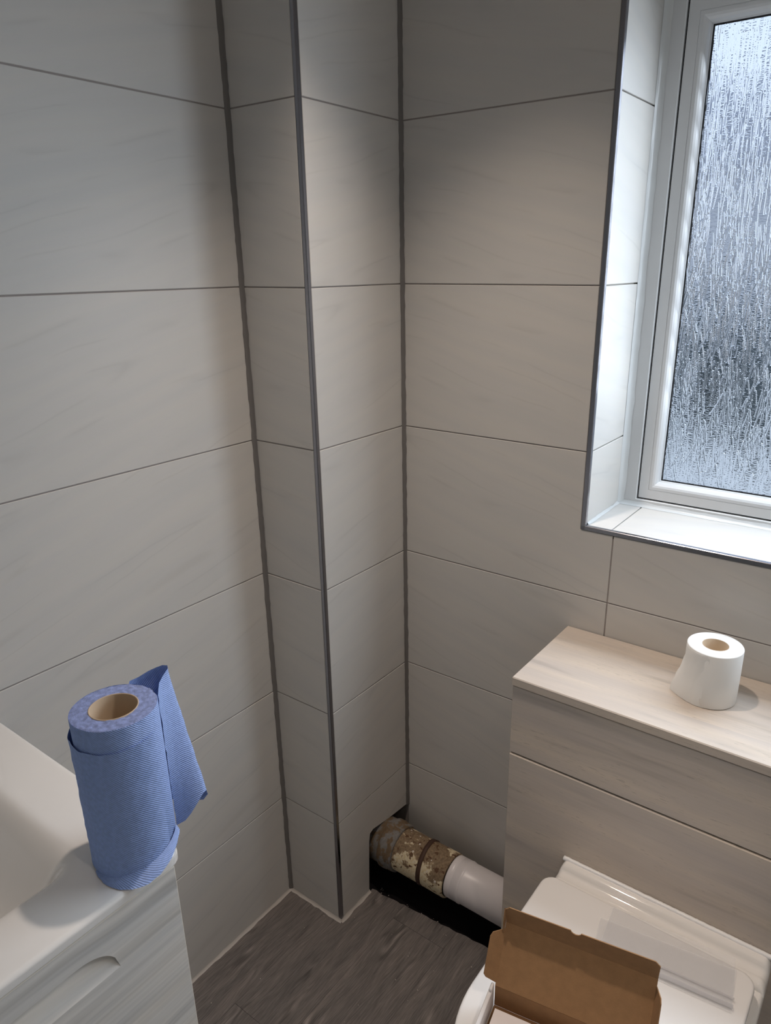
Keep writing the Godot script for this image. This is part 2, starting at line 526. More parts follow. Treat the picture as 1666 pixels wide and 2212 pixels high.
func build_floor() -> void:
	var f := struct("floor")
	box("subfloor", Vector3(-0.14, -0.12, -0.30), Vector3(ROOM_X + 0.12, -0.0045, ROOM_Z + 0.12), M.black, f)
	# planks run along z; near the soil pipe they stop at a rough cut
	var n := noise(71, 1.0, 3)
	var wide := 0.152
	var k := 0
	var x := -0.03
	while x < ROOM_X:
		var xa := maxf(x, 0.0005)
		var xb := minf(x + wide, ROOM_X)
		var z := ROOM_Z
		var first: float = [0.42, 0.80, 0.27, 0.63][k % 4]
		while z > 0.0:
			var za := z - (first if z == ROOM_Z else 0.914)
			if za < 0.12:
				za = -1.0
			var off := Vector2(rng.randf_range(0.0, 0.44), rng.randf_range(0.0, 0.25))
			var zz := z
			uvf = func(p: Vector3, _n: Vector3) -> Vector2: return Vector2(p.x - xa + off.x, absf(p.z - zz) + off.y)
			var poly := PackedVector2Array([Vector2(xa + 0.0002, z - 0.0003), Vector2(xb - 0.0002, z - 0.0003)])
			if za >= 0.0:
				poly.append(Vector2(xb - 0.0002, za + 0.0003))
				poly.append(Vector2(xa + 0.0002, za + 0.0003))
			else:
				var steps := 14
				for i in steps + 1:
					var px := lerpf(xb - 0.0002, xa + 0.0002, float(i) / steps)
					var cut := BOX_D + 0.0005 if px < BOX_W else 0.1625 - (px - 0.176) * 0.077 + 0.004 * n.get_noise_1d(px * 30.0)
					if px >= BOX_W and poly[poly.size() - 1].y > BOX_D - 0.01 and i > 0:
						pass
					elif px < BOX_W and i > 0 and poly[poly.size() - 1].y < 0.2:
						poly.append(Vector2(BOX_W + 0.0005, poly[poly.size() - 1].y))
						poly.append(Vector2(BOX_W + 0.0005, BOX_D + 0.0005))
					poly.append(Vector2(px, cut))
			var st := surf()
			plate(st, poly, Vector3.ZERO, Vector3.RIGHT, Vector3.BACK, Vector3.UP, 0.0044, 0.0)
			obj("plank", st, M.vinyl, f)
			uvf = uv_default
			z = za
		x += wide
		k += 1

# sweeps a profile of (inset, z) round a rectangle with mitred corners
func frame(st: SurfaceTool, r: Rect2, prof: Array) -> void:
	for k in prof.size() - 1:
		var a: Vector2 = prof[k]
		var b: Vector2 = prof[k + 1]
		var at := func(p: Vector2, c: int) -> Vector3:
			var q := r.grow(-p.x)
			return Vector3(q.position.x if c in [0, 3] else q.end.x, q.position.y if c < 2 else q.end.y, p.y)
		for c in 4:
			var d: int = (c + 1) % 4
			var inward: Vector3 = [Vector3.UP, Vector3.LEFT, Vector3.DOWN, Vector3.RIGHT][c]
			var e := b - a
			var out := Vector3.BACK * e.x - inward * e.y
			quad(st, at.call(a, c), at.call(a, d), at.call(b, d), at.call(b, c), out)

func build_window() -> void:
	var w := struct("window_1")
	var r := Rect2(0.612, 1.036, 1.108, 0.977)
	var st := surf()
	frame(st, r, [Vector2(-0.004, -0.25), Vector2(-0.004, -0.190), Vector2(0.002, -0.184), Vector2(0.038, -0.184), Vector2(0.0395, -0.1855), Vector2(0.0395, -0.25)])
	obj("frame", st, M.upvc, w)
	st = surf()
	frame(st, r, [Vector2(0.0395, -0.1935), Vector2(0.0430, -0.1935)])
	obj("gasket", st, M.gasket, w)
	st = surf()
	frame(st, r, [Vector2(0.0425, -0.25), Vector2(0.0425, -0.188), Vector2(0.0435, -0.1868), Vector2(0.0620, -0.1868), Vector2(0.0624, -0.1878), Vector2(0.0632, -0.1878)])
	obj("sash", st, M.upvc, w)
	st = surf()
	frame(st, r, [Vector2(0.0630, -0.1885), Vector2(0.0636, -0.1868), Vector2(0.0690, -0.1868), Vector2(0.0730, -0.1885), Vector2(0.0765, -0.192), Vector2(0.0785, -0.1965), Vector2(0.0790, -0.201), Vector2(0.0805, -0.202), Vector2(0.0815, -0.208)])
	obj("glazing_bead", st, M.upvc, w)
	st = surf()
	frame(st, r, [Vector2(0.0812, -0.2055), Vector2(0.0835, -0.2065), Vector2(0.0835, -0.210)])
	obj("glazing_gasket", st, M.gasket, w)
	# patterned obscure glass: raised rods and fine ripples on its inner face
	var g := r.grow(-0.078)
	var W := 1860
	var H := 1640
	var data := PackedFloat32Array()
	data.resize(W * H)
	var rip := noise(81, 1.0, 2)
	for y in H:
		for x in W:
			data[y * W + x] = 0.10 * rip.get_noise_2d(x * 0.045, y * 0.16)
	var px := W / g.size.x
	for k in 7200:
		var cx := rng.randf_range(0.0, W)
		var cy := rng.randf_range(0.0, H)
		var low := cy / H
		var ln := rng.randf_range(0.010, lerpf(0.045, 0.030, low)) * px
		var tilt := rng.randfn(0.02, lerpf(0.02, 0.13, smoothstep(0.1, 0.6, low)))
		var bend := rng.randfn(0.0, 0.0016)
		var half := rng.randf_range(0.0007, 0.0013) * px
		var high := rng.randf_range(0.45, 1.0)
		for yy in range(maxi(0, int(cy - ln)), mini(H, int(cy + ln))):
			var t := yy - cy
			var end := clampf((ln - absf(t)) / half, 0.0, 1.0)
			var mx := cx + t * tilt + t * t * bend * 0.5
			for xx in range(maxi(0, int(mx - half)), mini(W, int(mx + half) + 2)):
				var d := (xx - mx) / half
				if absf(d) < 1.0:
					var v := high * sqrt(1.0 - d * d) * sqrt(end * (2.0 - end))
					if v > data[yy * W + xx]:
						data[yy * W + xx] = v
	var gm := StandardMaterial3D.new()
	gm.albedo_color = Color(0.97, 0.985, 1.0, 0.0)
	gm.roughness = 0.02
	gm.refraction_enabled = true
	gm.refraction_scale = 0.05
	gm.transparency = BaseMaterial3D.TRANSPARENCY_ALPHA
	var gp := gm.duplicate()
	gp.heightmap_enabled = true
	gp.heightmap_texture = relief(W, H, data)
	gp.heightmap_scale = 0.28
	var inner := surf()
	uvf = func(p: Vector3, _n: Vector3) -> Vector2: return Vector2((p.x - g.position.x) / g.size.x, (g.end.y - p.y) / g.size.y)
	var a := Vector3(g.position.x, g.position.y, -0.206)
	var b := Vector3(g.end.x, g.end.y, -0.212)
	quad(inner, Vector3(a.x, a.y, a.z), Vector3(b.x, a.y, a.z), Vector3(b.x, b.y, a.z), Vector3(a.x, b.y, a.z), Vector3.BACK)
	inner.generate_normals()
	var rest := surf()
	quad(rest, Vector3(a.x, a.y, b.z), Vector3(b.x, a.y, b.z), Vector3(b.x, b.y, b.z), Vector3(a.x, b.y, b.z), Vector3.FORWARD)
	quad(rest, Vector3(a.x, a.y, a.z), Vector3(a.x, b.y, a.z), Vector3(a.x, b.y, b.z), Vector3(a.x, a.y, b.z), Vector3.LEFT)
	quad(rest, Vector3(b.x, a.y, a.z), Vector3(b.x, b.y, a.z), Vector3(b.x, b.y, b.z), Vector3(b.x, a.y, b.z), Vector3.RIGHT)
	quad(rest, Vector3(a.x, a.y, a.z), Vector3(b.x, a.y, a.z), Vector3(b.x, a.y, b.z), Vector3(a.x, a.y, b.z), Vector3.DOWN)
	quad(rest, Vector3(a.x, b.y, a.z), Vector3(b.x, b.y, a.z), Vector3(b.x, b.y, b.z), Vector3(a.x, b.y, b.z), Vector3.UP)
	rest.generate_normals()
	uvf = uv_default
	var mesh := inner.commit()
	rest.commit(mesh)
	mesh.surface_set_material(0, gp)
	mesh.surface_set_material(1, gm)
	var pane := MeshInstance3D.new()
	pane.name = "glass_pane"
	pane.mesh = mesh
	w.add_child(pane, true)
	# sealant between frame and tiles
	fillet("frame_sealant", line(Vector3(0.615, 1.0605, -0.184), Vector3(0.615, 2.02, -0.184), 60), Vector3.RIGHT, Vector3.BACK, 0.012, M.silicone_white, w, 67, 0.12)
	fillet("frame_sealant", line(Vector3(0.615, 1.0605, -0.184), Vector3(1.717, 1.0605, -0.184), 80), Vector3.UP, Vector3.BACK, 0.009, M.silicone_white, w, 68, 0.12)

func build_outside() -> void:
	var y := thing("yard_paving", "pale concrete yard outside the patterned window", "paving")
	for i in 6:
		for j in 8:
			box("paving_slab", Vector3(-9.0 + i * 4.0, -0.25, -18.0 + j * 2.2), Vector3(-5.02 + i * 4.0, -0.15, -15.82 + j * 2.2), M.paint, y, 0.004)
	var h := thing("neighbouring_house", "grey rendered house blurred behind the patterned window glass", "house", Vector3(-5.0, -0.15, -12.0))
	var grey := plain(205, 205, 208, 0.9)
	var dark := plain(150, 152, 160, 0.8)
	box("wall", Vector3(-6, 0, -6), Vector3(7, 3.2, 0), grey, h)
	var st := surf()
	quad(st, Vector3(-6.2, 3.15, 0.3), Vector3(7.2, 3.15, 0.3), Vector3(7.2, 5.0, -3.0), Vector3(-6.2, 5.0, -3.0), Vector3(0, 1, 1))
	quad(st, Vector3(-6.2, 3.15, -6.3), Vector3(7.2, 3.15, -6.3), Vector3(7.2, 5.0, -3.0), Vector3(-6.2, 5.0, -3.0), Vector3(0, 1, -1))
	quad(st, Vector3(-6.2, 3.15, 0.3), Vector3(7.2, 3.15, 0.3), Vector3(7.2, 3.15, -6.3), Vector3(-6.2, 3.15, -6.3), Vector3.DOWN)
	tri(st, Vector3(7.2, 3.15, 0.3), Vector3(7.2, 3.15, -6.3), Vector3(7.2, 5.0, -3.0), Vector3.RIGHT)
	tri(st, Vector3(-6.2, 3.15, 0.3), Vector3(-6.2, 3.15, -6.3), Vector3(-6.2, 5.0, -3.0), Vector3.LEFT)
	obj("roof", st, dark, h)
	for k in [-3.5, 0.5, 4.0]:
		var f := box("window_frame", Vector3(k, 1.0, 0.0), Vector3(k + 1.5, 2.3, 0.05), M.upvc, h)
		box("window_pane", Vector3(k + 0.08, 1.08, 0.05), Vector3(k + 1.42, 2.22, 0.055), plain(40, 46, 54, 0.1), f)

	# dark hedge of rounded shrubs across the yard
	var leaf := plain(74, 82, 84, 0.9)
	var n := noise(201, 1.0, 4)
	var hedge := thing("garden_hedge", "dark rounded garden hedge blurred behind the patterned window glass", "hedge", Vector3(-2.0, -0.15, -6.5))
	for k in 9:
		var st2 := surf(true)
		var hh := rng.randf_range(0.7, 1.5)
		var ww := rng.randf_range(0.32, 0.5)
		var prof := PackedVector2Array()
		for j in 13:
			var a := PI * j / 12.0
			prof.append(Vector2(maxf(0.001, ww * pow(sin(a), 0.7)), hh * (0.5 - 0.5 * cos(a))))
		lathe(st2, prof, 28, Transform3D(), func(a: float, y: float) -> float: return 0.12 * ww * n.get_noise_3d(cos(a) * 4.0 + k * 9.0, sin(a) * 4.0, y * 6.0))
		var s := obj("shrub", st2, leaf, hedge)
		s.position = Vector3(-4.2 + k * 1.05 + rng.randf_range(-0.2, 0.2), 0, rng.randf_range(-0.6, 0.6))

# ------------------------------------------------------------------ furniture

func build_vanity() -> void:
	var zc := 0.889
	var xf := 0.4665
	var v := thing("vanity_cabinet", "pale grey wood-effect vanity cabinet under the white basin", "cabinet", Vector3.ZERO)
	uvf = func(p: Vector3, n: Vector3) -> Vector2:
		if absf(n.y) > 0.7:
			return Vector2(p.z - 0.85, p.x)
		if absf(n.x) > 0.7:
			return Vector2(p.z - 0.85, 0.56 - p.y * 0.6)
		return Vector2(p.x, 0.56 - p.y * 0.6)
	box("side_panel", Vector3(0.001, 0.0, zc + 0.001), Vector3(xf - 0.019, 0.8445, zc + 0.017), M.wood_grey, v)
	box("side_panel", Vector3(0.001, 0.0, zc + 0.783), Vector3(xf - 0.019, 0.8445, zc + 0.799), M.wood_grey, v)
	box("plinth", Vector3(0.38, 0.0, zc + 0.018), Vector3(0.396, 0.095, zc + 0.782), M.wood_grey, v)
	box("back_rail", Vector3(0.001, 0.76, zc + 0.018), Vector3(0.018, 0.8445, zc + 0.782), M.wood_grey, v)
	for k in 2:
		var st := surf()
		var za := zc + 0.0 + k * 0.4015
		var zb := za + 0.3985
		var yb := 0.10
		var yt := 0.8435
		var back := xf - 0.018
		# face in columns, left out where the finger scoop is
		var s0 := za + 0.089
		var s1 := zb - 0.089
		var zs: Array[float] = [za + 0.0012, s0]
		var steps := 48
		for i in range(1, steps):
			zs.append(lerpf(s0, s1, float(i) / steps))
		zs.append(s1)
		zs.append(zb - 0.0012)
		var low := 0.7625
		var topof := func(z: float) -> float:
			var e := minf(z - s0, s1 - z)
			if e <= 0.0:
				return low
			var t := clampf(e / 0.052, 0.0, 1.0)
			return low + 0.043 * sqrt(maxf(0.0, 1.0 - pow(1.0 - t, 2.2)))
		var deep := func(y: float) -> float: return 0.0158 * (y - low) / 0.043
		for i in zs.size() - 1:
			var a: float = zs[i]
			var b: float = zs[i + 1]
			var ta: float = topof.call(a)
			var tb: float = topof.call(b)
			quad(st, Vector3(xf, yb + 0.0012, a), Vector3(xf, yb + 0.0012, b), Vector3(xf, low, b), Vector3(xf, low, a), Vector3.RIGHT)
			quad(st, Vector3(xf, ta, a), Vector3(xf, tb, b), Vector3(xf, yt - 0.0012, b), Vector3(xf, yt - 0.0012, a), Vector3.RIGHT)
			if ta > low or tb > low:
				quad(st, Vector3(xf, low, a), Vector3(xf, low, b), Vector3(xf - deep.call(tb), tb, b), Vector3(xf - deep.call(ta), ta, a), Vector3(1, 0.3, 0))
				quad(st, Vector3(xf, ta, a), Vector3(xf, tb, b), Vector3(xf - deep.call(tb), tb, b), Vector3(xf - deep.call(ta), ta, a), Vector3.DOWN)
		var door := obj("door", st, M.wood_grey, v)
		# core of the door and its edge band
		var e := surf()
		for q in [[Vector3(back, yb, za), Vector3(xf - 0.0162, yt, zb)]]:
			cbox(e, q[0], q[1], 0.0002)
		frame_x(e, za, zb, yb, yt, xf - 0.0162, xf, 0.0012)
		obj("edge_band", e, M.edge, door)
	uvf = uv_default
	# basin: a slab with rounded edges and a sloping bowl
	var st := surf(true)
	var bx0 := 0.001
	var bx1 := 0.4675
	var bz0 := 0.8735
	var bz1 := 1.705
	var top := 0.86
	var rr := 0.0065
	var skirt := 0.8455
	var xs := axis_lines(bx0, bx1, rr, 0.006)
	var zs2 := axis_lines(bz0, bz1, rr, 0.006)
	var rows := []
	var uvs := []
	for z in zs2:
		var row := PackedVector3Array()
		var uv := PackedVector2Array()
		for x in xs:
			var px := x
			var pz := z
			var cr := 0.022
			var kx := bx1 - cr
			var kz := bz0 + cr if z < 1.2 else bz1 - cr
			var e := minf(minf(bx1 - x, z - bz0), bz1 - z)
			if x > kx and (z < kz if z < 1.2 else z > kz):
				# square corner cells drawn in to a quarter circle
				var q2 := Vector2((x - kx) / cr, absf(z - kz) / cr)
				var m := maxf(q2.x, q2.y)
				var dir := q2.normalized()
				px = kx + cr * m * dir.x
				pz = kz + cr * m * dir.y * signf(z - kz)
				e = cr * (1.0 - m)
			var y := top
			if e < rr:
				y -= rr - sqrt(maxf(0.0, rr * rr - (rr - e) * (rr - e)))
			# signed distance inside the bowl's rounded rectangle
			var cx := (0.095 + 0.392) * 0.5
			var cz := (0.952 + 1.625) * 0.5
			var q := Vector2(absf(x - cx) - (0.1485 - 0.05), absf(z - cz) - (0.3365 - 0.05))
			var d := 0.05 - (Vector2(maxf(q.x, 0), maxf(q.y, 0)).length() + minf(maxf(q.x, q.y), 0.0))
			if d > 0.0:
				var t := clampf(d / 0.13, 0.0, 1.0)
				y -= 0.105 * (t * t * (3.0 - 2.0 * t) * 0.55 + 0.45 * smoothstep(0.0, 1.0, minf(1.0, t * 1.6)))
			row.append(Vector3(px, y, pz))
			uv.append(Vector2(x, z))
		rows.append(row)
		uvs.append(uv)
	grid(st, rows, uvs)
	st.set_smooth_group(0)
	# skirt below the rounded edge, all the way round
	var rim := PackedVector3Array()
	for p in rows[0]:
		rim.append(p)
	for r in range(1, rows.size()):
		rim.append(rows[r][rows[r].size() - 1])
	for k in range(rows[0].size() - 2, -1, -1):
		rim.append(rows[rows.size() - 1][k])
	for i in rim.size() - 1:
		var a := rim[i]
		var b := rim[i + 1]
		quad(st, a, b, Vector3(b.x, skirt, b.z), Vector3(a.x, skirt, a.z), a - Vector3(0.23, a.y, 1.29))
	var basin := obj("basin", st, M.ceramic)
	basin.set_meta("label", "glossy white ceramic washbasin on the vanity cabinet")
	basin.set_meta("category", "basin")
	var drain := surf(true)
	lathe(drain, PackedVector2Array([Vector2(0.030, 0.0), Vector2(0.031, 0.003), Vector2(0.026, 0.005), Vector2(0.006, 0.008), Vector2(0.0001, 0.008)]), 24, Transform3D(Basis(), Vector3(0.2435, 0.7552, 1.2885)))
	obj("drain", drain, M.metal, basin)

# four chamfered edges of a board seen from +x
func frame_x(st: SurfaceTool, za: float, zb: float, yb: float, yt: float, x0: float, x1: float, bev: float) -> void:
	var o := [Vector2(za, yb), Vector2(zb, yb), Vector2(zb, yt), Vector2(za, yt)]
	var i := [Vector2(za + bev, yb + bev), Vector2(zb - bev, yb + bev), Vector2(zb - bev, yt - bev), Vector2(za + bev, yt - bev)]
	var n := [Vector3.DOWN, Vector3.BACK, Vector3.UP, Vector3.FORWARD]
	for k in 4:
		var m := (k + 1) % 4
		quad(st, Vector3(x0, o[k].y, o[k].x), Vector3(x0, o[m].y, o[m].x), Vector3(x1 - bev, o[m].y, o[m].x), Vector3(x1 - bev, o[k].y, o[k].x), n[k])
		quad(st, Vector3(x1 - bev, o[k].y, o[k].x), Vector3(x1 - bev, o[m].y, o[m].x), Vector3(x1, i[m].y, i[m].x), Vector3(x1, i[k].y, i[k].x), n[k] + Vector3.RIGHT)

func axis_lines(a: float, b: float, r: float, step: float) -> Array[float]:
	var out: Array[float] = []
	for k in 7:
		out.append(a + r * (1.0 - cos(PI / 2 * k / 6.0)))
	var n := int((b - a - 2 * r) / step)
	for k in range(1, n):
		out.append(lerpf(a + r, b - r, float(k) / n))
	for k in range(6, -1, -1):
		out.append(b - r * (1.0 - cos(PI / 2 * k / 6.0)))
	return out

func build_toilet_unit() -> void:
	var xa := 0.597
	var xb := 1.213
	var u := thing("toilet_cabinet", "wood-effect boxed cabinet behind the toilet with two front panels", "cabinet")
	uvf = func(p: Vector3, n: Vector3) -> Vector2:
		if absf(n.x) > 0.7:
			return Vector2(p.z + 0.1, 0.9 - p.y)
		return Vector2(p.x - 0.45, 0.9 - p.y)
	box("side_panel", Vector3(xa + 0.0005, 0.18, 0.0015), Vector3(xa + 0.0165, 0.8175, 0.226), M.wood, u)
	box("side_panel", Vector3(xa + 0.0005, 0.0, 0.165), Vector3(xa + 0.0165, 0.18, 0.226), M.wood, u)
	box("side_panel", Vector3(xb - 0.0165, 0.0, 0.0015), Vector3(xb - 0.0005, 0.8175, 0.226), M.wood, u)
	box("top_rail", Vector3(xa + 0.017, 0.74, 0.20), Vector3(xb - 0.017, 0.8175, 0.216), M.wood, u)
	box("front_panel", Vector3(xa, 0.6725, 0.2265), Vector3(xb, 0.8165, 0.2435), M.wood, u, 0.0008)
	uvf = func(p: Vector3, n: Vector3) -> Vector2:
		return Vector2(p.x - 0.15, 0.62 - p.y * 0.82)
	box("front_panel", Vector3(xa, 0.0, 0.2265), Vector3(xb, 0.6690, 0.2450), M.wood, u, 0.0016)
	uvf = func(p: Vector3, _n: Vector3) -> Vector2: return Vector2(p.x - 0.5, p.z + 0.05 - p.y)
	var st := surf()
	cbox(st, Vector3(xa - 0.001, 0.8185, 0.0015), Vector3(xb + 0.001, 0.8365, 0.2465), 0.0018)
	var t := obj("worktop", st, M.wood)
	t.set_meta("label", "pale wood-effect worktop on the cabinet under the window")
	t.set_meta("category", "worktop")
	uvf = uv_default

# D-shaped outline: straight sides from z0 to zs, half ellipse to zf, round back corners
func d_outline(cx: float, hw: float, z0: float, zs: float, zf: float, rc: float) -> PackedVector2Array:
	var out := PackedVector2Array()
	for k in 7:
		var a := PI * 1.5 - PI / 2 * k / 6.0
		out.append(Vector2(cx - hw + rc + rc * cos(a), z0 + rc + rc * sin(a)))
	for k in 8:
		out.append(Vector2(cx - hw, lerpf(z0 + rc, zs, (k + 1) / 9.0)))
	for k in 41:
		var a := PI - PI * k / 40.0
		out.append(Vector2(cx + hw * cos(a), zs + (zf - zs) * sin(a)))
	for k in 8:
		out.append(Vector2(cx + hw, lerpf(zs, z0 + rc, (k + 1) / 9.0)))
	for k in 7:
		var a := -PI / 2 * k / 6.0
		out.append(Vector2(cx + hw - rc + rc * cos(a), z0 + rc + rc * sin(a)))
	return out

func loft(st: SurfaceTool, outlines: Array, ys: Array, cap := true) -> void:
	var rows := []
	var uvs := []
	for j in outlines.size():
		var row := PackedVector3Array()
		var uv := PackedVector2Array()
		for i in outlines[j].size() + 1:
			var p: Vector2 = outlines[j][i % outlines[j].size()]
			row.append(Vector3(p.x, ys[j], p.y))
			uv.append(Vector2(i * 0.01, ys[j]))
		rows.append(row)
		uvs.append(uv)
	grid(st, rows, uvs, true)
	for e in ([0, outlines.size() - 1] if cap else []):
		st.set_smooth_group(0 if e > 0 else -1)
		var poly: PackedVector2Array = outlines[e]
		var idx := Geometry2D.triangulate_polygon(poly)
		for k in range(0, idx.size(), 3):
			tri(st, Vector3(poly[idx[k]].x, ys[e], poly[idx[k]].y), Vector3(poly[idx[k + 1]].x, ys[e], poly[idx[k + 1]].y), Vector3(poly[idx[k + 2]].x, ys[e], poly[idx[k + 2]].y), Vector3.UP if e > 0 else Vector3.DOWN)

func build_toilet() -> void:
	var t := thing("toilet", "white back-to-wall toilet with closed lid in front of the wood cabinet", "toilet")
	var cx := 0.9055
	var st := surf(true)
	loft(st, [d_outline(cx, 0.125, 0.2465, 0.46, 0.66, 0.01), d_outline(cx, 0.128, 0.2465, 0.46, 0.665, 0.01), d_outline(cx, 0.150, 0.2465, 0.50, 0.70, 0.01), d_outline(cx, 0.176, 0.2465, 0.55, 0.752, 0.012), d_outline(cx, 0.1825, 0.2465, 0.565, 0.764, 0.012), d_outline(cx, 0.1825, 0.2465, 0.565, 0.764, 0.012), d_outline(cx, 0.1800, 0.248, 0.565, 0.7615, 0.012), d_outline(cx, 0.176, 0.251, 0.565, 0.757, 0.012)],
		[0.0, 0.03, 0.20, 0.36, 0.42, 0.462, 0.4685, 0.4705])
	obj("pan", st, M.ceramic, t)
	# raised ceramic ledge behind the lid: lip, channel, second lip
	st = surf(true)
	var prof := PackedVector2Array([Vector2(0.2470, 0.466), Vector2(0.2470, 0.486), Vector2(0.2480, 0.4895), Vector2(0.2505, 0.4912), Vector2(0.2580, 0.4912), Vector2(0.2640, 0.4900), Vector2(0.2672, 0.4875), Vector2(0.2692, 0.4835), Vector2(0.2715, 0.4806), Vector2(0.2760, 0.4796), Vector2(0.2840, 0.4796), Vector2(0.2875, 0.4804), Vector2(0.2900, 0.4818), Vector2(0.2935, 0.4822), Vector2(0.2985, 0.4812), Vector2(0.3035, 0.4780), Vector2(0.3065, 0.4735), Vector2(0.3075, 0.466)])
	var rows := []
	var uvs := []
	var n := 60
	for k in n + 1:
		var s := float(k) / n
		var ease := s
		if s < 0.2:
			ease = 0.06 * (1.0 - cos(PI / 2 * s / 0.2))
		elif s > 0.8:
			ease = 1.0 - 0.06 * (1.0 - cos(PI / 2 * (1.0 - s) / 0.2))
		else:
			ease = lerpf(0.06, 0.94, (s - 0.2) / 0.6)
		var x := lerpf(cx - 0.1825, cx + 0.1825, ease)
		var e := minf(x - (cx - 0.1825), (cx + 0.1825) - x)
		var drop := 1.0
		if e < 0.012:
			drop = sqrt(maxf(0.0, 1.0 - pow(1.0 - e / 0.012, 2.0)))
		var row := PackedVector3Array()
		var uv := PackedVector2Array()
		for p in prof:
			row.append(Vector3(x, 0.464 + (p.y - 0.464) * drop, p.x))
			uv.append(Vector2(x, p.x))
		rows.append(row)
		uvs.append(uv)
	grid(st, rows, uvs, true)
	obj("ledge", st, M.ceramic, t)
	# seat and lid
	var lx := 0.897
	st = surf(true)
	loft(st, [d_outline(lx, 0.172, 0.325, 0.575, 0.757, 0.02), d_outline(lx, 0.1745, 0.322, 0.575, 0.760, 0.02), d_outline(lx, 0.1745, 0.322, 0.575, 0.760, 0.02), d_outline(lx, 0.172, 0.325, 0.575, 0.757, 0.02)], [0.4722, 0.4745, 0.4855, 0.4875])
	obj("seat", st, M.plastic, t)
	st = surf(true)
	loft(st, [d_outline(lx, 0.1755, 0.316, 0.575, 0.762, 0.022), d_outline(lx, 0.1785, 0.313, 0.575, 0.765, 0.024), d_outline(lx, 0.1785, 0.313, 0.575, 0.765, 0.024), d_outline(lx, 0.1778, 0.3137, 0.575, 0.7643, 0.0235), d_outline(lx, 0.1760, 0.3155, 0.575, 0.7625, 0.022), d_outline(lx, 0.1735, 0.318, 0.575, 0.760, 0.021)], [0.4885, 0.4905, 0.5005, 0.5030, 0.5045, 0.5050])
	obj("lid", st, M.plastic, t)
	for s in [-1.0, 1.0]:
		st = surf(true)
		lathe(st, PackedVector2Array([Vector2(0.014, 0.0), Vector2(0.014, 0.008), Vector2(0.012, 0.010), Vector2(0.0001, 0.010)]), 20, Transform3D(Basis(), Vector3(lx + 0.075 * s, 0.4705, 0.345)))
		obj("hinge", st, M.metal, t)
	# foamy bead of sealant along the cabinet
	var path := PackedVector3Array()
	var b := noise(91, 1.0, 2)
	for k in 120:
		var s := k / 119.0
		path.append(Vector3(lerpf(cx - 0.181, cx + 0.181, s), 0.4905 + 0.0007 * b.get_noise_1d(k * 3.0), 0.2500 + 0.0006 * b.get_noise_1d(k * 5.0 + 90.0)))
	st = surf(true)
	tube(st, path, 0.0046, 8)
	obj("sealant_bead", st, M.bead, t)

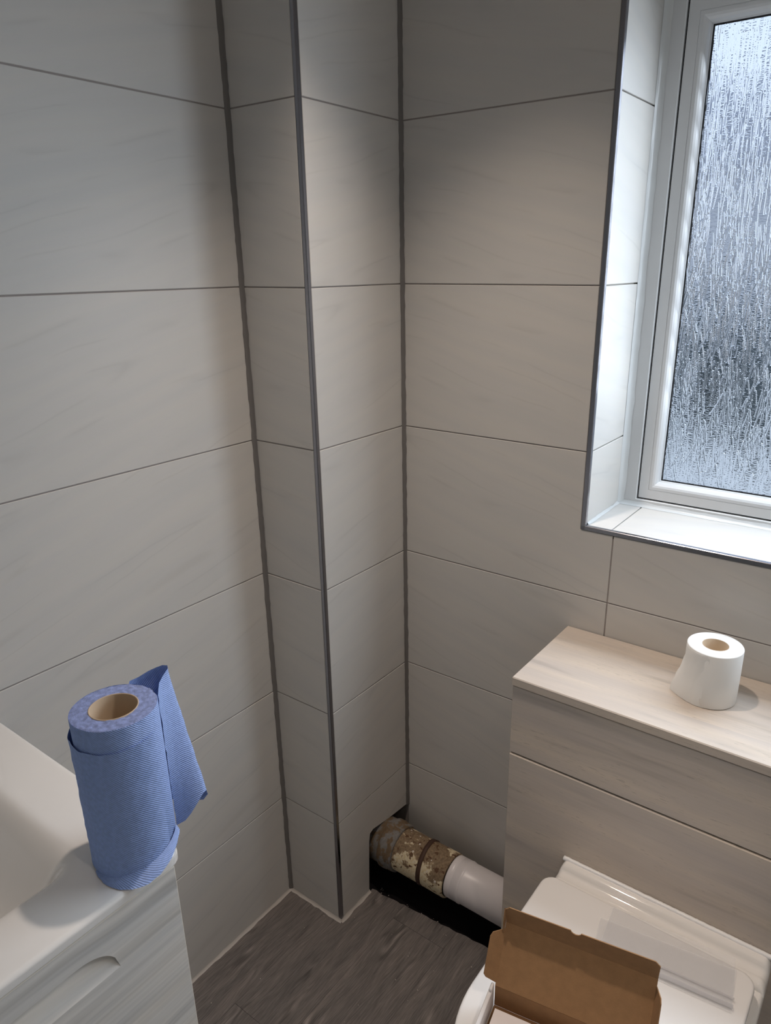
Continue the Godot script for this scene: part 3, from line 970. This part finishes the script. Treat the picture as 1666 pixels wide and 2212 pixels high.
func build_pipe() -> void:
	# y axis of the turned shapes lies along +x
	var turn := Basis(Vector3(0, 1, 0), Vector3(1, 0, 0), Vector3(0, 0, -1))
	var at := Vector3(0, 0.120, 0.102)
	var p := thing("old_soil_pipe", "dirty cream soil pipe with grey collar coming out of the boxed corner", "pipe", Vector3.ZERO)
	var wn := noise(101, 1.0, 3)
	var wob := func(a: float, y: float) -> float: return 0.0010 * wn.get_noise_3d(cos(a) * 3.0, sin(a) * 3.0, y * 40.0)
	var st := surf(true)
	lathe(st, PackedVector2Array([Vector2(0.052, 0.05), Vector2(0.0585, 0.05), Vector2(0.0585, 0.188), Vector2(0.0600, 0.191), Vector2(0.0632, 0.195), Vector2(0.0640, 0.203), Vector2(0.0635, 0.212), Vector2(0.0615, 0.217), Vector2(0.0618, 0.222), Vector2(0.0610, 0.2335), Vector2(0.0590, 0.2355), Vector2(0.0545, 0.2355)]), 64, Transform3D(turn, at), wob)
	obj("collar", st, M.mud, p)
	st = surf(true)
	lathe(st, PackedVector2Array([Vector2(0.0545, 0.225), Vector2(0.0545, 0.31), Vector2(0.0548, 0.384), Vector2(0.0540, 0.387), Vector2(0.0505, 0.387)]), 64, Transform3D(turn, at), wob)
	obj("pipe_length", st, M.dirty, p)
	# brown tape wound slightly askew
	st = surf(true)
	var band := Transform3D(Basis(Vector3.UP, 0.09), at + Vector3(0.313, 0, 0)) * Transform3D(turn, Vector3.ZERO)
	lathe(st, PackedVector2Array([Vector2(0.0535, -0.0065), Vector2(0.0566, -0.0060), Vector2(0.0568, 0.0055), Vector2(0.0535, 0.0060)]), 64, band, wob)
	obj("tape", st, M.tape, p)
	# flakes of paint stuck on top
	for k in 14:
		var a := rng.randf_range(-0.3, 1.5)
		var x := rng.randf_range(0.24, 0.38)
		var c := at + Vector3(x, 0.0547 * sin(a + 0.5), 0.0547 * cos(a + 0.5))
		var nn := Vector3(0, sin(a + 0.5), cos(a + 0.5))
		var tt := nn.cross(Vector3.RIGHT).normalized()
		var s := rng.randf_range(0.0015, 0.0042)
		st = surf()
		var g := rng.randf_range(0.0, TAU)
		var poly := PackedVector2Array()
		for q in 5:
			poly.append(Vector2.from_angle(g + TAU * q / 5.0) * s * rng.randf_range(0.45, 1.0))
		plate(st, poly, c + nn * 0.0008, Vector3.RIGHT, tt, nn, 0.0012)
		obj("paint_flake", st, M.chip, p)
	var w := thing("waste_pipe", "new white plastic waste pipe running into the wood cabinet", "pipe", Vector3.ZERO)
	st = surf(true)
	lathe(st, PackedVector2Array([Vector2(0.0470, 0.388), Vector2(0.0506, 0.388), Vector2(0.0512, 0.390), Vector2(0.0512, 0.4035), Vector2(0.0504, 0.4042), Vector2(0.0504, 0.4052), Vector2(0.0512, 0.4060), Vector2(0.0512, 0.4215), Vector2(0.0519, 0.4225), Vector2(0.0519, 0.4260), Vector2(0.0506, 0.4280), Vector2(0.0500, 0.4300), Vector2(0.0500, 0.5965), Vector2(0.0470, 0.5965)]), 64, Transform3D(turn, at + Vector3(0, -0.0005, -0.003)))
	obj("pipe_length", st, M.pipe, w)
	# crumbs on the floor
	var crumbs := surf()
	for k in 60:
		var px := rng.randf_range(0.02, 0.62)
		var pz := rng.randf_range(0.17, 0.62)
		if k > 34:
			px = rng.randf_range(0.19, 0.55)
			pz = rng.randf_range(0.14, 0.17)
		if px < BOX_W + 0.01 and pz < BOX_D + 0.01:
			continue
		var s := rng.randf_range(0.0005, 0.0013)
		var y0 := 0.0 if pz > 0.1665 else -0.0045
		cbox(crumbs, Vector3(px - s, y0, pz - s * 0.7), Vector3(px + s, y0 + s, pz + s * 0.7), s * 0.4)
	var c := obj("plaster_crumbs", crumbs, M.chip)
	c.set_meta("kind", "stuff")
	c.set_meta("label", "tiny pale plaster crumbs scattered on the dark floor")
	c.set_meta("category", "debris")

# ------------------------------------------------------------------ loose things

func build_blue_roll() -> void:
	var o := Vector3(0.422, 0.8603, 0.9085)
	var t := thing("paper_towel_roll", "blue embossed paper towel roll standing on the basin corner", "paper roll", o)
	var H := 0.209
	var n := noise(111, 1.0, 3)
	var wob := func(a: float, y: float) -> float: return 0.0007 * n.get_noise_3d(cos(a) * 2.0, sin(a) * 2.0, y * 14.0)
	var st := surf(true)
	lathe(st, PackedVector2Array([Vector2(0.030, 0.001), Vector2(0.0470, 0.001), Vector2(0.0485, 0.003), Vector2(0.0485, 0.10), Vector2(0.0485, H - 0.001), Vector2(0.0481, H)]), 96, Transform3D(), wob)
	obj("roll", st, M.blue, t)
	# end face: wound layers, slightly uneven
	st = surf(true)
	var rows := []
	var uvs := []
	for j in 12:
		var r := lerpf(0.0485, 0.0278, j / 11.0)
		var row := PackedVector3Array()
		var uv := PackedVector2Array()
		for i in 97:
			var a := TAU * (i % 96) / 96.0
			row.append(Vector3(r * cos(a), H + 0.0012 * n.get_noise_3d(cos(a) * r * 130.0, sin(a) * r * 130.0, 5.0) - (0.0006 if j == 0 else 0.0), r * sin(a)))
			uv.append(Vector2(r * cos(a), r * sin(a)))
		rows.append(row)
		uvs.append(uv)
	grid(st, rows, uvs)
	obj("end_face", st, M.blue_end, t)
	st = surf(true)
	lathe(st, PackedVector2Array([Vector2(0.0278, 0.002), Vector2(0.0278, H + 0.0004), Vector2(0.0270, H + 0.0010), Vector2(0.0262, H), Vector2(0.0262, 0.002)]), 64)
	obj("core", st, M.core, t)
	# loose outer sheet: starts at the back, goes round the front a little lower than the roll,
	# then its tail swings out behind the roll in a loop
	var plan := []   # [x, z, top, bottom, flare x, flare z]
	for k in 49:
		var f := k / 48.0
		var a := lerpf(-0.35, 4.05, f)
		var r := 0.0496 + 0.0014 * sin(f * PI) + (0.0022 * smoothstep(0.45, 0.6, f))
		var top := H - 0.025 - 0.004 * sin(f * 5.0)
		if f > 0.72:
			top = lerpf(top, H - 0.004, smoothstep(0.72, 0.86, f))
		plan.append([r * cos(a), r * sin(a), top, 0.0012, 0.0, 0.0])
	var tail := PackedVector2Array([Vector2(-0.034, -0.044), Vector2(-0.031, -0.055), Vector2(-0.027, -0.066), Vector2(-0.0225, -0.075), Vector2(-0.0165, -0.081), Vector2(-0.0105, -0.083), Vector2(-0.0050, -0.0805), Vector2(-0.0015, -0.0745), Vector2(0.0015, -0.067), Vector2(0.0060, -0.059), Vector2(0.0130, -0.0520), Vector2(0.0220, -0.0445)])
	for k in tail.size():
		var f := float(k) / (tail.size() - 1)
		var out := sin(clampf(f, 0.0, 1.0) * PI)
		plan.append([tail[k].x, tail[k].y, H + 0.010 * smoothstep(0.0, 0.4, f) - 0.010 * smoothstep(0.6, 1.0, f), lerpf(0.03, 0.056, smoothstep(0.3, 0.6, f)) - 0.040 * smoothstep(0.55, 1.0, f), 0.060 * out, -0.003 * out])
	st = surf(true)
	rows = []
	uvs = []
	var fold := noise(112, 1.0, 2)
	var levels := 26
	for j in levels + 1:
		var row := PackedVector3Array()
		var uv := PackedVector2Array()
		var run := 0.0
		for i in plan.size():
			var p: Array = plan[i]
			if i > 0:
				run += Vector2(p[0] - plan[i - 1][0], p[1] - plan[i - 1][1]).length()
			var s := float(j) / levels
			var y := lerpf(p[2], p[3], s)
			if j == 0:
				y += 0.0012 * fold.get_noise_1d(run * 900.0)
			var low := (H - y) / H
			var flare := pow(clampf(low, 0.0, 1.0), 1.0)
			var crease := 0.0010 * fold.get_noise_2d(run * 70.0, y * 40.0)
			var dir := Vector2(p[0], p[1]).normalized()
			row.append(Vector3(p[0] + p[4] * flare + dir.x * crease, y, p[1] + p[5] * flare + dir.y * crease))
			uv.append(Vector2(run, y))
		rows.append(row)
		uvs.append(uv)
	grid(st, rows, uvs)
	obj("loose_sheet", st, M.blue, t)
	# crumpled foot of the sheet, fanned out at the front right
	st = surf(true)
	rows = []
	uvs = []
	for j in 7:
		var s := j / 6.0
		var row := PackedVector3Array()
		var uv := PackedVector2Array()
		for i in 25:
			var f := i / 24.0
			var a := lerpf(1.75, -0.75, f)
			var bulge := sin(f * PI)
			var r := 0.0505 + s * (0.003 + 0.012 * pow(bulge, 1.5)) + 0.0012 * fold.get_noise_2d(f * 14.0, s * 3.0 + 9.0) * s
			var y := lerpf(0.003 + 0.030 * pow(f, 1.5), 0.0008 + 0.024 * smoothstep(0.45, 1.0, f), s) + 0.0006 * sin(s * PI)
			row.append(Vector3(r * cos(a), y, r * sin(a)))
			uv.append(Vector2(f * 0.12, s * 0.02))
		rows.append(row)
		uvs.append(uv)
	grid(st, rows, uvs, true)
	obj("crumpled_edge", st, M.blue, t)

func build_toilet_roll() -> void:
	var o := Vector3(0.904, 0.8367, 0.104)
	var t := thing("toilet_roll", "white toilet paper roll standing on the wood worktop", "toilet roll", o)
	var H := 0.100
	var st := surf(true)
	lathe(st, PackedVector2Array([Vector2(0.0215, 0.0004), Vector2(0.0440, 0.0004), Vector2(0.0452, 0.0015), Vector2(0.0455, 0.05), Vector2(0.0452, H - 0.0012), Vector2(0.0445, H), Vector2(0.036, H + 0.0003), Vector2(0.0215, H)]), 72)
	obj("roll", st, M.tissue, t)
	st = surf(true)
	lathe(st, PackedVector2Array([Vector2(0.0215, 0.0006), Vector2(0.0215, H + 0.0002), Vector2(0.0206, H + 0.0002), Vector2(0.0206, 0.0006)]), 48)
	obj("core", st, M.core, t)
	# loose end of the paper, standing off more towards its foot
	st = surf(true)
	var rows := []
	var uvs := []
	var n := noise(121, 1.0, 2)
	for j in 15:
		var s := j / 14.0
		var row := PackedVector3Array()
		var uv := PackedVector2Array()
		for i in 23:
			var f := i / 22.0
			var a := lerpf(1.5, 2.86, f)
			var r := 0.0450 + 0.0010 * smoothstep(0.0, 0.3, f) + 0.017 * pow(f, 3.2) * smoothstep(0.15, 1.0, s) + 0.0006 * n.get_noise_2d(f * 4.0, s * 3.0)
			var y := lerpf(H - 0.001 - 0.004 * f, 0.0006, s)
			var edge := 0.0012 * n.get_noise_1d(s * 25.0) if i == 22 else 0.0
			row.append(Vector3((r + edge) * cos(a), y, (r + edge) * sin(a)))
			uv.append(Vector2(f, s))
		rows.append(row)
		uvs.append(uv)
	grid(st, rows, uvs)
	obj("loose_sheet", st, M.tissue, t)

# a stiff sheet of card given by its corners: brown inside, white outside
func card_panel(called: String, pts: PackedVector3Array, n: Vector3, parent: Node, thick := 0.0016) -> void:
	var o := pts[0]
	var ux := (pts[1] - pts[0]).normalized()
	var uy := n.cross(ux).normalized()
	var poly := PackedVector2Array()
	for p in pts:
		poly.append(Vector2((p - o).dot(ux), (p - o).dot(uy)))
	var a := surf()
	uvf = func(p: Vector3, _n: Vector3) -> Vector2: return Vector2((p - o).dot(ux), (p - o).dot(uy))
	plate(a, poly, o, ux, uy, n, thick * 0.85)
	var panel := obj(called, a, M.card, parent)
	var b := surf()
	var inset := Geometry2D.offset_polygon(poly, -0.0015, Geometry2D.JOIN_MITER)
	plate(b, inset[0] if inset.size() == 1 else poly, o - n * thick * 0.85, ux, uy, n, thick * 0.15)
	obj("outer_liner", b, M.card_white, panel)
	uvf = uv_default

func build_box() -> void:
	# own axes: x along the hinge, y up, z towards the front of the box
	var b := thing("mailing_box", "open brown cardboard mailing box with white outside on the toilet lid", "box", Vector3(0.7656, 0.5052, 0.5896))
	b.rotation.y = atan2(0.183, 0.983)
	var W := 0.2165
	var D := 0.094
	var H := 0.041
	card_panel("base", PackedVector3Array([Vector3(0, 0.0017, 0), Vector3(W, 0.0017, 0), Vector3(W, 0.0017, D), Vector3(0, 0.0017, D)]), Vector3.UP, b)
	card_panel("back_wall", PackedVector3Array([Vector3(0, 0.002, 0), Vector3(W, 0.002, 0), Vector3(W, H, 0), Vector3(0, H, 0)]), Vector3.BACK, b)
	card_panel("front_wall", PackedVector3Array([Vector3(0, 0.002, D), Vector3(W, 0.002, D), Vector3(W, H, D), Vector3(0, H, D)]), Vector3.FORWARD, b)
	for s in [0.0, 1.0]:
		var x: float = -0.0012 if s == 0.0 else W + 0.0012
		var n := Vector3.RIGHT if s == 0.0 else Vector3.LEFT
		# double wall: its rolled top edge is the white outside
		var st := surf()
		cbox(st, Vector3(minf(x, x - n.x * 0.006), 0.0005, -0.0005), Vector3(maxf(x, x - n.x * 0.006), H - 0.001, D + 0.001), 0.001)
		obj("side_wall", st, M.card_white, b)
		var ear := surf()
		cbox(ear, Vector3(minf(x, x - n.x * 0.0045), H - 0.001, -0.0005), Vector3(maxf(x, x - n.x * 0.0045), H + 0.0045, 0.012), 0.001)
		obj("wall_ear", ear, M.card_white, b)
	# lid leans back from the hinge
	var lean := deg_to_rad(28.7)
	var v := Vector3(0, cos(lean), -sin(lean))
	var n2 := Vector3(0, sin(lean), cos(lean))
	var h := Vector3(0, H + 0.0005, 0)
	var L := 0.0915
	card_panel("lid", PackedVector3Array([h, h + Vector3.RIGHT * W, h + Vector3.RIGHT * W + v * L, h + v * L]), n2, b)
	# tuck flap along the free edge, bent forward, with its thumb notch
	var q := deg_to_rad(40.0)
	var tv := v * cos(q) + n2 * sin(q)
	var tn := n2 * cos(q) - v * sin(q)
	var T := h + v * (L - 0.0008)
	var fl := 0.038
	var pts := PackedVector3Array([T, T + Vector3.RIGHT * W, T + Vector3.RIGHT * (W + 0.001) + tv * (fl - 0.008), T + Vector3.RIGHT * (W - 0.006) + tv * fl])
	pts.append(T + Vector3.RIGHT * (W * 0.52) + tv * fl)
	for k in 7:
		var a := PI * k / 6.0
		pts.append(T + Vector3.RIGHT * (W * 0.475 + 0.0075 * cos(a)) + tv * (fl - 0.0065 * sin(a)))
	pts.append(T + Vector3.RIGHT * (W * 0.42) + tv * fl)
	pts.append(T + Vector3.RIGHT * 0.006 + tv * fl)
	pts.append(T - Vector3.RIGHT * 0.001 + tv * (fl - 0.008))
	card_panel("tuck_flap", pts, tn, b)
	# side flaps of the lid, bent forward, with cut corners
	for s in [0.0, 1.0]:
		var x: float = W * s
		var out := Vector3.LEFT if s == 0.0 else Vector3.RIGHT
		var bend := deg_to_rad(42.0 if s == 0.0 else 68.0)
		var fv := out * cos(bend) + n2 * sin(bend)
		var fn := n2 * cos(bend) - out * sin(bend)
		var base: Vector3 = h + Vector3.RIGHT * x - out * 0.0010
		var wide := 0.023
		card_panel("side_flap", PackedVector3Array([base + v * 0.004, base + v * (L - 0.010), base + v * (L - 0.016) + fv * wide * 0.85, base + v * (L - 0.022) + fv * wide, base + v * 0.016 + fv * wide, base + v * 0.012 + fv * wide * 0.85]), fn, b)
	# folded corner tab at the left end of the tuck flap
	var c0 := T + Vector3.LEFT * 0.0005
	card_panel("corner_tab", PackedVector3Array([c0 + tv * 0.002, c0 + tv * (fl - 0.004), c0 + tv * (fl - 0.014) - v * 0.014 + Vector3.LEFT * 0.004, c0 - v * 0.020 + tv * 0.006 + Vector3.LEFT * 0.006]), (Vector3.RIGHT * 0.95 + tv * 0.1).normalized(), b)
	# papers inside
	var p := thing("paper_sheets", "stack of white paper sheets inside the open brown box", "paper", Vector3(0.7656, 0.5052, 0.5896))
	p.rotation.y = b.rotation.y
	for k in 5:
		var st := surf()
		var off := rng.randf_range(-0.0012, 0.0012)
		cbox(st, Vector3(0.006 + off, 0.0024 + k * 0.0032, 0.016 + off), Vector3(W - 0.008 + off, 0.0054 + k * 0.0032, D - 0.003), 0.0003)
		obj("sheet", st, M.paper, p)

func build_bag() -> void:
	var t := thing("plastic_bag", "flat translucent plastic bag lying on the white toilet lid", "bag", Vector3.ZERO)
	var n := noise(131, 1.0, 3)
	var y := 0.5062
	var sheet := func(called: String, c: Array, lift: float, mat: Material, s: int) -> void:
		var st := surf(true)
		var rows := []
		var uvs := []
		for j in 13:
			var row := PackedVector3Array()
			var uv := PackedVector2Array()
			for i in 25:
				var u := i / 24.0
				var v := j / 12.0
				var p: Vector2 = c[0].lerp(c[1], u).lerp(c[3].lerp(c[2], u), v)
				row.append(Vector3(p.x, y + lift + 0.0007 + 0.0011 * n.get_noise_3d(p.x * 22.0, p.y * 30.0, s * 9.0), p.y))
				uv.append(Vector2(u, v))
			rows.append(row)
			uvs.append(uv)
		grid(st, rows, uvs)
		# the underside, so that the sheet has body
		var under := []
		for r in rows:
			var q := PackedVector3Array()
			for p in r:
				q.append(p - Vector3(0, 0.0005, 0))
			under.append(q)
		grid(st, under, uvs, true)
		obj(called, st, mat, t)
	sheet.call("lower_sheet", [Vector2(0.846, 0.318), Vector2(1.040, 0.300), Vector2(1.056, 0.398), Vector2(0.856, 0.418)], 0.0, M.film, 1)
	sheet.call("upper_sheet", [Vector2(0.836, 0.352), Vector2(1.046, 0.322), Vector2(1.054, 0.386), Vector2(0.848, 0.410)], 0.0022, M.film, 2)
	sheet.call("seal_strip", [Vector2(0.858, 0.394), Vector2(1.054, 0.374), Vector2(1.055, 0.3775), Vector2(0.8585, 0.3975)], 0.0040, M.film_thick, 3)
	sheet.call("seal_strip", [Vector2(0.852, 0.408), Vector2(1.0555, 0.386), Vector2(1.0565, 0.393), Vector2(0.853, 0.416)], 0.0040, M.film_thick, 4)

# ------------------------------------------------------------------ lamps

func build_downlight(called: String, label: String, at: Vector3, energy: float, angle: float) -> void:
	var d := thing(called, label, "light", at)
	d.set_meta("group", "ceiling downlights")
	var st := surf(true)
	lathe(st, PackedVector2Array([Vector2(0.031, -0.0005), Vector2(0.031, -0.004), Vector2(0.036, -0.006), Vector2(0.043, -0.004), Vector2(0.045, -0.0005)]), 40)
	obj("ring", st, M.upvc, d)
	st = surf(true)
	lathe(st, PackedVector2Array([Vector2(0.030, -0.0005), Vector2(0.030, -0.003), Vector2(0.0001, -0.003)]), 32)
	var glow := plain(255, 240, 220, 0.5)
	glow.emission_enabled = true
	glow.emission = Color(1.0, 0.86, 0.70)
	glow.emission_energy_multiplier = 6.0
	obj("lamp_lens", st, glow, d)
	var s := SpotLight3D.new()
	s.name = "downlight_beam"
	s.position = Vector3(0, -0.012, 0)
	s.rotation_degrees = Vector3(-90, 0, 0)
	s.spot_range = 6.0
	s.spot_angle = angle
	s.spot_angle_attenuation = 1.0
	s.spot_attenuation = 2.0
	s.light_color = Color(1.0, 0.93, 0.87)
	s.light_energy = energy
	s.light_size = 0.03
	s.shadow_enabled = true
	d.add_child(s, true)

func _ready() -> void:
	rng.seed = 20240
	uvf = uv_default
	# camera
	var cam := Camera3D.new()
	cam.name = "camera"
	add_child(cam)
	cam.position = Vector3(1.1198, 1.5479, 1.2834)
	cam.rotation_degrees = Vector3(-19.841, 36.177, -0.527)
	cam.projection = Camera3D.PROJECTION_FRUSTUM
	cam.near = 0.05
	cam.far = 100.0
	cam.size = 2.0 * 0.05 * 1106.0 / 1556.68
	cam.frustum_offset = Vector2(-46.68, 27.52) / 1556.68 * 0.05
	cam.current = true
	# overcast sky
	var we := WorldEnvironment.new()
	we.name = "environment"
	var env := Environment.new()
	env.background_mode = Environment.BG_SKY
	var sm := ProceduralSkyMaterial.new()
	sm.sky_top_color = Color(0.80, 0.87, 0.97)
	sm.sky_horizon_color = Color(0.88, 0.92, 0.98)
	sm.ground_bottom_color = Color(0.45, 0.45, 0.46)
	sm.ground_horizon_color = Color(0.70, 0.72, 0.75)
	sm.sky_energy_multiplier = 1.0
	env.sky = Sky.new()
	env.sky.sky_material = sm
	env.background_energy_multiplier = 1.15
	env.tonemap_mode = Environment.TONE_MAPPER_LINEAR
	env.tonemap_exposure = 1.15
	env.sdfgi_enabled = true
	env.ssao_enabled = true
	env.ssil_enabled = true
	we.environment = env
	add_child(we)
	# daylight let in by the glass, as wide as the pane: overcast skylight, which slopes down into the room
	for k in 12:
		var day := AreaLight3D.new()
		day.name = "window_daylight" if k == 0 else "window_daylight_%03d" % k
		day.area_size = Vector2(0.93, 0.052)
		day.position = Vector3(1.166, 1.315 + 0.052 * k, -0.190)
		day.rotation_degrees = Vector3(-24, 180, 0)
		day.light_color = Color(0.90, 0.95, 1.0)
		day.light_energy = 0.92 / 12.0
		day.area_range = 6.0
		day.shadow_enabled = true
		add_child(day)

	materials()
	build_walls()
	build_floor()
	build_window()
	build_outside()
	build_vanity()
	build_toilet_unit()
	build_toilet()
	build_pipe()
	build_downlight("ceiling_downlight", "small round white downlight in the ceiling above the boxed corner", Vector3(0.50, ROOM_H, 0.42), 0.98, 40.0)
	build_downlight("ceiling_downlight_001", "small round white downlight in the ceiling on the far side of the toilet", Vector3(1.45, ROOM_H, 0.95), 0.6, 44.0)
	build_blue_roll()
	build_toilet_roll()
	build_box()
	build_bag()
